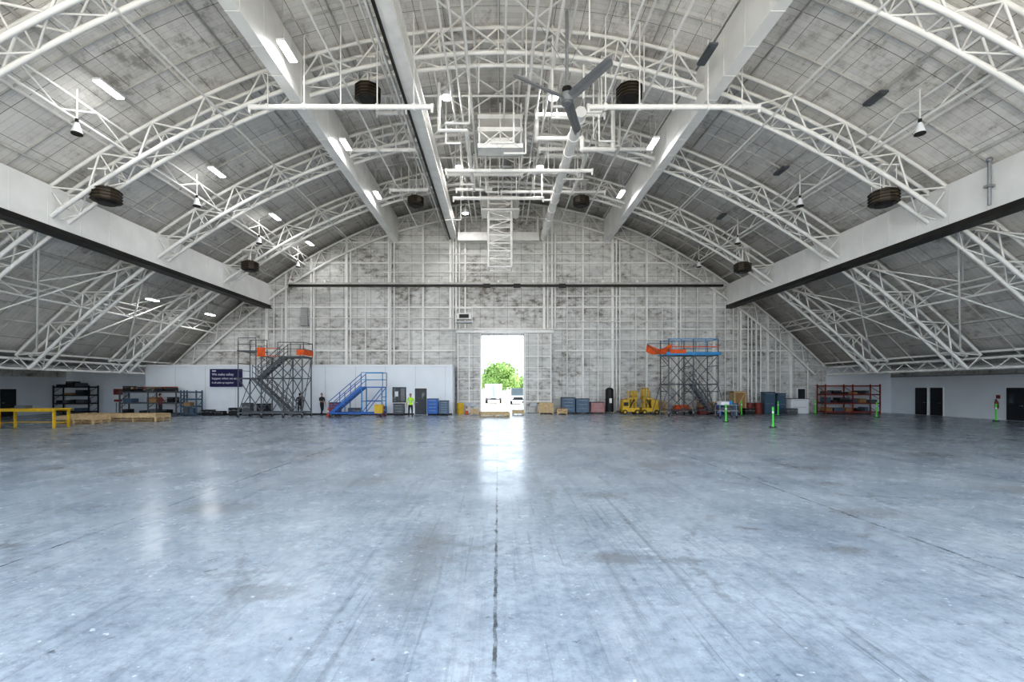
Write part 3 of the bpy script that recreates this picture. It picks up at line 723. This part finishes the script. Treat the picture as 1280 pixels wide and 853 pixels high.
cabinet('tool_cabinet',-7.9,36.2,0.8,0.9,0.6,GREY,3)
cabinet('tool_cabinet',5.9,38.7,1.1,1.35,0.8,SLATE); cabinet('tool_cabinet',7.1,38.7,1.1,1.25,0.8,SLATE,3)
cabinet('tool_cabinet',8.35,38.7,1.1,0.95,0.8,PINK,3)
cabinet('metal_locker',23.1,39.0,0.9,1.8,0.6,SLATE,2,False); cabinet('metal_locker',24.1,39.0,0.7,1.7,0.6,SLATE,2,False)
cabinet('white_supply_cabinet',25.4,38.7,1.5,1.25,0.7,WH,2,False)
cabinet('tool_cabinet',-12.9,36.0,0.8,1.0,0.5,RED); cabinet('tool_cabinet',-18.7,36.3,0.9,0.9,0.5,BLK,3)
def crate(name,x,y,w,h,d,m,z=0):
    b=MB(); b.box(-w/2,w/2,-d/2,d/2,0.1,h,m)
    for xx in (-w/2,w/2-0.1): b.box(xx,xx+0.1,-d/2,d/2,0,0.1,WOOD)
    for zz in (0.12,h-0.12): b.box(-w/2-0.02,w/2+0.02,-d/2-0.02,d/2+0.02,zz,zz+0.09,WOOD)
    for xx in (-w/2-0.02,w/2-0.08): b.box(xx,xx+0.1,-d/2-0.03,d/2+0.03,0.1,h,WOOD)
    b.beam((-w/2+0.08,-d/2-0.02,0.2),(w/2-0.08,-d/2-0.02,h-0.1),0.02,0.08,WOOD)
    return b.build(name,loc=(x,y,z))
crate('wooden_shipping_crate',4.0,38.4,1.2,0.95,0.9,WOOD); crate('wooden_shipping_crate',17.7,38.7,1.2,1.0,0.9,CARD)
crate('wooden_shipping_crate',20.4,38.8,1.0,1.9,0.8,CARD); crate('wooden_shipping_crate',19.1,38.9,1.2,0.8,0.9,SLATE)
crate('wooden_shipping_crate',1.6,37.2,0.9,0.4,0.7,WOOD); crate('wooden_shipping_crate',-1.9,36.8,0.6,0.5,0.6,WOOD)
crate('wooden_shipping_crate',13.8,38.8,0.8,1.1,0.7,CARD); crate('wooden_shipping_crate',5.2,37.4,0.8,0.5,0.7,CARD)
def drum(name,x,y,r,h,m):
    b=MB(); b.cyl((0,0,0),(0,0,h),r,m,20)
    for z in (0.02,h*0.33,h*0.66,h-0.05): b.cyl((0,0,z),(0,0,z+0.04),r+0.02,m,20)
    b.cyl((0,0,h),(0,0,h+0.03),r*0.9,m,20); b.cyl((r*0.5,0,h+0.03),(r*0.5,0,h+0.06),0.04,GALV,8)
    b.build(name,loc=(x,y,0))
drum('oil_drum',21.3,38.6,0.3,0.9,RED); drum('oil_drum',22.1,38.7,0.3,0.9,RED); drum('oil_drum',18.2,37.5,0.3,0.9,BLUE); drum('oil_drum',-3.2,38.3,0.29,0.9,YEL); drum('oil_drum',19.4,37.4,0.3,0.9,SLATE)
b=MB(); b.cyl((0,0,0.15),(0,0,2.0),0.34,BLK,18); b.ball((0,0,2.0),0.34,0.34,0.22,BLK,18,8); b.cyl((0,0,2.15),(0,0,2.35),0.06,GALV,8)
for a in (0.5,2.6,4.7): b.cyl((0.25*math.cos(a),0.25*math.sin(a),0.3),(0.32*math.cos(a),0.32*math.sin(a),0),0.03,GREY)
b.box(-0.1,0.1,-0.4,-0.3,0.9,1.3,WH); b.build('compressed_air_tank',loc=(9.5,38.9,0))

def yellow_lift(x,y,w,h,rot=0):
    b=MB(); b.box(-w/2,w/2,-0.5,0.5,0.22,0.55,YEL)
    for sx in (-1,1):
        for sy in (-1,1): b.wheel((sx*(w/2-0.2),sy*0.52,0.2),0.2,0.14,BLK,YEL,'y')
    b.box(-w/2+0.05,-w/2+0.6,-0.42,0.42,0.55,1.2,YEL); b.box(-w/2+0.12,-w/2+0.5,-0.45,-0.42,0.7,1.0,BLK)
    for xx in (w/2-0.25,w/2-0.55):
        for yy in (-0.3,0.3): b.box(xx-0.05,xx+0.05,yy-0.05,yy+0.05,0.5,h,YEL)
    for z in (1.0,1.5,h-0.05): b.box(w/2-0.6,w/2-0.2,-0.35,0.35,z-0.04,z+0.04,YEL)
    b.box(-0.3,w/2-0.1,-0.45,0.45,1.25,1.35,YEL); b.cyl((-0.1,-0.4,0.5),(w/2-0.4,-0.4,1.3),0.05,BLK); b.cyl((-0.1,0.4,0.5),(w/2-0.4,0.4,1.3),0.05,BLK)
    railing(b,[(-0.3,-0.45,1.35),(w/2-0.2,-0.45,1.35)],0.55,YEL); b.cyl((-w/2,0,0.35),(-w/2-0.3,0,0.2),0.04,BLK)
    b.build('yellow_mobile_lift',loc=(x,y,0),rot=rot)
yellow_lift(10.9,37.9,1.4,1.95); yellow_lift(12.5,37.9,1.4,2.2,math.pi)
b=MB(); b.box(-0.9,0.9,-0.45,0.45,0.28,0.36,RED)
for sx in (-0.7,0.7):
    for sy in (-0.35,0.35): b.wheel((sx,sy,0.14),0.14,0.06,BLK,GALV,'y'); b.box(sx-0.04,sx+0.04,sy-0.03,sy+0.03,0.14,0.28,GALV)
for yy in (-0.4,0.4): b.cyl((0.88,yy,0.36),(0.95,yy,1.15),0.025,RED)
b.cyl((0.95,-0.4,1.15),(0.95,0.4,1.15),0.025,RED); b.box(-0.8,0.3,-0.35,0.35,0.36,0.75,ORG); b.box(0.35,0.75,-0.3,0.3,0.36,0.6,WOOD)
b.build('platform_trolley',loc=(15.6,38.3,0))
b=MB(); b.box(-0.7,0.7,-0.4,0.4,0.5,0.56,GALV)
for sx in (-0.6,0.6):
    for sy in (-0.34,0.34): b.cyl((sx,sy,0.14),(sx,sy,0.95),0.025,GALV); b.wheel((sx,sy,0.08),0.08,0.04,BLK,GALV)
b.box(-0.7,0.7,-0.4,0.4,0.93,0.97,GALV); b.box(-0.5,0.1,-0.3,0.3,0.97,1.2,WH); b.cyl((0.35,0,0.97),(0.35,0,1.25),0.14,LBLUE,12); b.box(-0.5,0.3,-0.3,0.3,0.56,0.8,GREY)
b.build('service_cart',loc=(16.6,33.2,0))

def case(x,y,w,h,m=BLK):
    b=MB(); b.box(-w/2,w/2,-0.25,0.25,0.03,h,m); b.box(-w/2-0.01,w/2+0.01,-0.26,0.26,h*0.62,h*0.66,GALV)
    b.box(-0.12,0.12,-0.29,-0.25,h*0.7,h*0.75,GALV)
    for sx in (-1,1): b.box(sx*w*0.4-0.04,sx*w*0.4+0.04,-0.28,-0.25,h*0.55,h*0.7,GALV); b.box(sx*w*0.4-0.04,sx*w*0.4+0.04,-0.2,0.2,0,0.03,m)
    b.build('equipment_case',loc=(x,y,0))
for x,y,w,h,m in ((-23.1,36.3,0.8,0.45,BLK),(-22.1,36.2,0.7,0.35,BLK),(-21.0,36.4,0.9,0.6,BLK),(-20.0,36.3,0.7,1.0,GREY),(-11.5,36.4,0.9,0.6,GREY),(-9.3,36.3,0.7,0.7,RED),(16.9,37.6,0.8,0.6,RED),(20.6,37.5,0.8,0.5,BLK),(24.2,37.7,0.9,0.5,GREY)):
    case(x,y,w,h,m)
def cone(x,y,m=ORG):
    b=MB(); b.box(-0.18,0.18,-0.18,0.18,0,0.03,BLK); b.cyl((0,0,0.03),(0,0,0.7),0.13,m,14,0.03); b.cyl((0,0,0.34),(0,0,0.46),0.088,WH,14,0.068)
    b.build('traffic_cone',loc=(x,y,0))
cone(-2.6,37.4); cone(-13.0,34.8)
for x,y in ((15.2,25.2),(14.6,29.2),(22.0,35.8),(28.1,33.8),(32.8,30.0),(26.6,38.2),(19.5,36.5)):
    b=MB(); b.cyl((0,0,0),(0,0,0.05),0.2,BLK,18,0.16); b.cyl((0,0,0.05),(0,0,1.1),0.05,LIME,12); b.cyl((0,0,1.1),(0,0,1.14),0.06,LIME,12); b.cyl((0,0,0.8),(0,0,0.9),0.053,WH,12); b.cyl((0,0,0.05),(0,0,0.14),0.08,LIME,12,0.05)
    b.build('green_delineator_post',loc=(x,y,0))
def extinguisher(x,y):
    b=MB(); b.cyl((0,0,0.75),(0,0,1.25),0.09,RED,14); b.ball((0,0,1.25),0.09,0.09,0.06,RED); b.cyl((0,0,1.3),(0,0,1.38),0.03,BLK,8); b.box(-0.1,0.03,-0.015,0.015,1.36,1.4,BLK); b.cyl((-0.05,0,1.35),(-0.1,0,0.95),0.015,BLK,6); b.box(0.08,0.13,-0.06,0.06,0.8,1.2,GALV)
    b.box(0.10,0.13,-0.12,0.12,1.45,1.7,RED)
    b.build('fire_extinguisher',loc=(x,y,0))
extinguisher(34.36,31.4)

# ------------------------------------------------------------------ people
SKINM=mat('skin_tone',(0.45,0.26,0.18),0.6,0,0.05); HAIR=mat('dark_hair',(0.03,0.02,0.015),0.7,0,0.1)
HIVIS=mat('hi_vis_lime_fabric',(0.50,0.85,0.02),0.7,0,0.08); TROU=mat('dark_trouser_fabric',(0.02,0.022,0.03),0.8,0,0.1)
TEE=mat('charcoal_shirt_fabric',(0.03,0.03,0.04),0.8,0,0.1); REDT=mat('maroon_shirt_fabric',(0.15,0.04,0.04),0.8,0,0.1); EYE=mat('eye_dark',(0.02,0.02,0.02),0.3)
LIP=mat('lip_tone',(0.38,0.16,0.13),0.6)
def person(x,y,rot,shirt,pose):
    e=empty('person_standing' if not pose.get('walk') else 'person_walking',(x,y,0),rot)
    st=0.22 if pose.get('walk') else 0.0
    J={'pel':(0,0,0.97,0.13,0.10),'wai':(0,0,1.10,0.135,0.10),'che':(0,0,1.27,0.155,0.11),'up':(0,0,1.40,0.105,0.09),'nb':(0,0.01,1.48,0.06,0.06),'nk':(0,0,1.55,0.052,0.052),
       'hl':(-0.095,0,0.86,0.088,0.09),'hr':(0.095,0,0.86,0.088,0.09),'kl':(-0.115,-st*0.6-0.01,0.50,0.062,0.062),'kr':(0.115,st*0.25-0.01,0.50,0.062,0.062),
       'al':(-0.12,-st+0.02,0.10,0.04,0.045),'ar':(0.12,st*1.5+0.02,0.12,0.04,0.045),'tl':(-0.135,-st-0.15,0.04,0.04,0.03),'tr':(0.135,st*1.5-0.14,0.04,0.04,0.03),
       'sl':(-0.185,0,1.41,0.063,0.063),'sr':(0.185,0,1.41,0.063,0.063)}
    el=pose.get('el',(-0.26,0.04,1.13)); wl=pose.get('wl',(-0.27,-0.06,0.88)); er=pose.get('er',(0.26,0.04,1.13)); wr=pose.get('wr',(0.27,-0.06,0.88))
    J['el']=(*el,0.043,0.043); J['wl']=(*wl,0.028,0.028); J['er']=(*er,0.043,0.043); J['wr']=(*wr,0.028,0.028)
    seg={('pel','wai'):1,('wai','che'):0,('che','up'):0,('up','nb'):0,('nb','nk'):2,('pel','hl'):1,('hl','kl'):1,('kl','al'):1,('al','tl'):3,('pel','hr'):1,('hr','kr'):1,('kr','ar'):1,('ar','tr'):3,('up','sl'):0,('sl','el'):0,('el','wl'):2,('up','sr'):0,('sr','er'):0,('er','wr'):2}
    names=list(J); E=list(seg)
    me=bpy.data.meshes.new('body'); me.from_pydata([J[n][:3] for n in names],[(names.index(a),names.index(c)) for a,c in E],[])
    o=bpy.data.objects.new('body',me); scene.collection.objects.link(o)
    o.modifiers.new('skin','SKIN'); sv=me.skin_vertices[0].data
    for i,n in enumerate(names): sv[i].radius=(J[n][3],J[n][4]); sv[i].use_root=(n=='pel')
    ss=o.modifiers.new('sub','SUBSURF'); ss.levels=2; ss.render_levels=2
    dg=bpy.context.evaluated_depsgraph_get(); ev=o.evaluated_get(dg); m2=bpy.data.meshes.new_from_object(ev)
    bpy.data.objects.remove(o)
    bo=bpy.data.objects.new('body',m2); scene.collection.objects.link(bo); bo.parent=e
    m2.materials.clear()
    for mm in (shirt,TROU,SKINM,BLK): m2.materials.append(mm)
    for p in m2.polygons:
        c=p.center; best=None
        for (a,d),k in seg.items():
            A=V(J[a][:3]); D=V(J[d][:3]); t=max(0,min(1,(c-A).dot(D-A)/(D-A).length_squared)); dd=(c-(A+(D-A)*t)).length-(J[a][3]*(1-t)+J[d][3]*t)
            if best is None or dd<best[0]: best=(dd,k)
        k=best[1]
        if k==1 and c.z>0.95: k=0
        p.material_index=k; p.use_smooth=True
    b=MB(); b.ball((0,-0.01,1.665),0.076,0.095,0.115,SKINM,18,12); b.ball((0,-0.035,1.60),0.052,0.06,0.055,SKINM,12,8); b.cyl((0,0,1.48),(0,0,1.6),0.056,SKINM,12,0.05)
    b.cyl((0,-0.098,1.68),(0,-0.122,1.645),0.010,SKINM,8,0.016); b.ball((0,-0.118,1.642),0.017,0.014,0.012,SKINM,8,6)
    for sx in (-1,1):
        b.ball((sx*0.03,-0.094,1.675),0.014,0.008,0.008,WH,8,6); b.ball((sx*0.03,-0.101,1.675),0.007,0.004,0.007,EYE,8,6); b.box(sx*0.03-0.017,sx*0.03+0.017,-0.104,-0.094,1.694,1.70,HAIR)
        b.ball((sx*0.078,0.0,1.665),0.012,0.02,0.032,SKINM,8,6)
    b.ball((0,-0.089,1.607),0.025,0.010,0.008,LIP,10,6)
    b.ball((0,0.015,1.70),0.083,0.096,0.095,HAIR,18,10); b.ball((0,0.045,1.665),0.078,0.07,0.095,HAIR,14,8)
    b.build('head',e)
    for sx,w,el_ in ((-1,V(wl),V(el)),(1,V(wr),V(er))):
        d=(w-el_).normalized(); f=V((0,-1,0)); 
        if abs(d.dot(f))>0.7: f=V((0,0,1))
        side=d.cross(f).normalized(); fr=side.cross(d).normalized()
        b=MB()
        vs=[]
        for t,hw,th in ((-0.02,0.024,0.018),(0.03,0.038,0.017),(0.09,0.041,0.013)):
            for k in range(8):
                a=2*math.pi*k/8; vs.append(w+d*t+fr*(hw*math.cos(a))+side*(th*math.sin(a)))
        fs=[(i*8+k,i*8+(k+1)%8,(i+1)*8+(k+1)%8,(i+1)*8+k) for i in range(2) for k in range(8)]+[tuple(range(8)),tuple(range(16,24))]
        b.add(vs,fs,SKINM,True)
        inw=side*(-sx if side.x*1>0 else sx)
        for k,(off,ln) in enumerate(((0.030,0.070),(0.010,0.080),(-0.011,0.074),(-0.031,0.058))):
            p0=w+d*0.085+fr*off; p1=p0+(d+inw*0.15).normalized()*ln*0.45; p2=p1+(d+inw*0.55).normalized()*ln*0.32; p3=p2+(d+inw*1.0).normalized()*ln*0.25
            b.cyl(p0,p1,0.0092,SKINM,8,0.0085); b.cyl(p1,p2,0.0085,SKINM,8,0.0078); b.cyl(p2,p3,0.0078,SKINM,8,0.006); b.ball(p1,0.0086,0.0086,0.0086,SKINM,8,6); b.ball(p2,0.0079,0.0079,0.0079,SKINM,8,6); b.ball(p3,0.006,0.006,0.006,SKINM,8,6)
        p0=w+d*0.03+fr*0.028; p1=p0+(d*0.7+fr*0.6+inw*0.3).normalized()*0.04; p2=p1+(d+fr*0.2+inw*0.4).normalized()*0.03
        b.cyl(p0,p1,0.012,SKINM,8,0.010); b.cyl(p1,p2,0.010,SKINM,8,0.008); b.ball(p1,0.010,0.010,0.010,SKINM,8,6); b.ball(p2,0.008,0.008,0.008,SKINM,8,6)
        b.build('hand_left' if sx<0 else 'hand_right',e)
    return e
pv=person(-6.45,33.4,0.2,HIVIS,{})
b=MB()
for z in (1.12,1.24): b.cyl((0,0,z),(0,0,z+0.035),0.158,GALV,16,0.160)
bo=b.build('reflective_band',pv); bo.scale=(0.92,0.70,1)
person(-14.0,36.1,0.9,TEE,{'walk':1,'el':(-0.25,-0.1,1.16),'wl':(-0.22,-0.32,1.12)})
person(-15.8,36.2,-2.6,TEE,{'er':(0.24,-0.12,1.18),'wr':(0.12,-0.34,1.18)})
person(-25.7,34.6,2.7,REDT,{'er':(0.24,-0.12,1.18),'wr':(0.12,-0.34,1.22),'el':(-0.24,-0.12,1.18),'wl':(-0.12,-0.34,1.22)})

# ------------------------------------------------------------------ outside the rear door
BARK=mat('tree_bark',(0.14,0.09,0.05),0.9); LEAF=mat('tree_leaves',(0.22,0.36,0.10),0.7,0,0.3,1.5)
def tree(x,y,sc,seed,nm='leafy_tree'):
    tr=empty(nm,(x,y,0)); tr.scale=(sc,sc,sc); b=MB(); b.cyl((0,0,0),(0,0,3.2),0.28,BARK,10,0.18)
    for a in range(6): b.cyl((0,0,2.4),(1.9*math.cos(a),1.9*math.sin(a),4.6),0.1,BARK,6,0.04)
    b.build('trunk',tr); b=MB(); rnd=random.Random(seed)
    cl=[(0,0,4.2,2.5),(-2.2,0.3,3.4,1.9),(2.4,-0.2,3.5,1.9),(0.8,-1,5.3,1.6),(-1.1,0.4,5.1,1.5),(1.8,1.4,4.6,1.6),(-0.9,-1.5,3.0,1.5),(1.0,-1.2,2.9,1.4)]
    for cx,cy,cz,r in cl:
        b.ball((cx,cy,cz),r*0.72,r*0.72,r*0.66,LEAF,10,7)
        for k in range(420):
            d=V((rnd.gauss(0,1),rnd.gauss(0,1),rnd.gauss(0,1))).normalized()*r*rnd.uniform(0.65,1.14); c=V((cx,cy,cz))+d
            u=V((rnd.gauss(0,1),rnd.gauss(0,1),rnd.gauss(0,1))).normalized()*0.2; w=u.cross(V((rnd.gauss(0,1),rnd.gauss(0,1),1))).normalized()*0.13
            b.add([c-u,c+w,c+u,c-w],[(0,1,2,3)],LEAF)
    b.build('foliage',tr)
tree(0.0,92,1.12,4); tree(5.4,112,0.75,9); tree(-6.5,118,0.9,11)
b=MB(); b.box(-1.2,1.2,-2.6,1.0,0.75,2.75,PALEB); b.box(-1.15,1.15,1.1,2.6,0.5,2.2,WH); b.box(-1.2,1.2,-2.65,-2.6,0.75,2.75,PALEB)
b.box(-1.05,-0.03,-2.68,-2.65,0.85,2.65,PALEB); b.box(0.03,1.05,-2.68,-2.65,0.85,2.65,PALEB); b.box(-1.1,1.1,-2.75,-2.6,0.5,0.62,GREY); b.box(-0.4,0.4,-2.4,2.4,0.45,0.75,GREY)
for x in (-0.08,0.08): b.cyl((x,-2.71,0.9),(x,-2.71,2.6),0.02,GALV)
for x in (-1.0,1.0):
    for y in (-1.6,1.9): b.wheel((x,y,0.42),0.42,0.26,BLK,GALV)
    b.box(x-0.1,x+0.1,-2.7,-2.66,0.64,0.74,RED)
b.build('box_truck',loc=(-0.7,66,0))
b=MB(); b.box(-0.95,0.95,-2.2,2.2,0.45,1.15,WH); b.box(-0.88,0.88,-1.2,2.2,1.15,2.15,WH); b.box(-0.8,0.8,-1.3,-1.2,1.2,1.95,GLASS); b.box(-0.75,0.75,-2.25,-2.2,0.6,0.95,DARK)
b.add([(-0.88,-1.2,2.15),(0.88,-1.2,2.15),(0.92,-1.7,1.15),(-0.92,-1.7,1.15)],[(0,1,2,3)],GLASS)
for sx in (-0.75,0.75): b.box(sx-0.14,sx+0.14,-2.26,-2.2,0.75,0.95,WHT)
for x in (-0.85,0.85):
    for y in (-1.4,1.4): b.wheel((x,y,0.36),0.36,0.24,BLK,GALV)
b.build('white_van',loc=(2.6,62,0))

# ------------------------------------------------------------------ light, world, camera
w=bpy.data.worlds.new('World'); scene.world=w; w.use_nodes=True
bg=w.node_tree.nodes['Background']; bg.inputs[0].default_value=(0.78,0.88,1.0,1); bg.inputs[1].default_value=2.3
sl=bpy.data.lights.new('sun','SUN'); sl.energy=8; sl.angle=0.02; sl.color=(1,0.92,0.80)
so=bpy.data.objects.new('sun',sl); scene.collection.objects.link(so)
so.rotation_euler=V((-0.75,-0.12,-0.75)).to_track_quat('-Z','Y').to_euler()

cam=bpy.data.cameras.new('camera'); co=bpy.data.objects.new('camera',cam); scene.collection.objects.link(co)
co.location=(0,0,2.2); co.rotation_euler=(math.pi/2,0,0)
cam.sensor_width=36; cam.lens=16.0; cam.shift_x=17/1280; cam.shift_y=58.5/1280; cam.clip_end=600; cam.clip_start=0.1
scene.camera=co
scene.view_settings.view_transform='Standard'; scene.view_settings.exposure=0.55
try: scene.view_settings.look='Medium High Contrast'
except Exception: pass
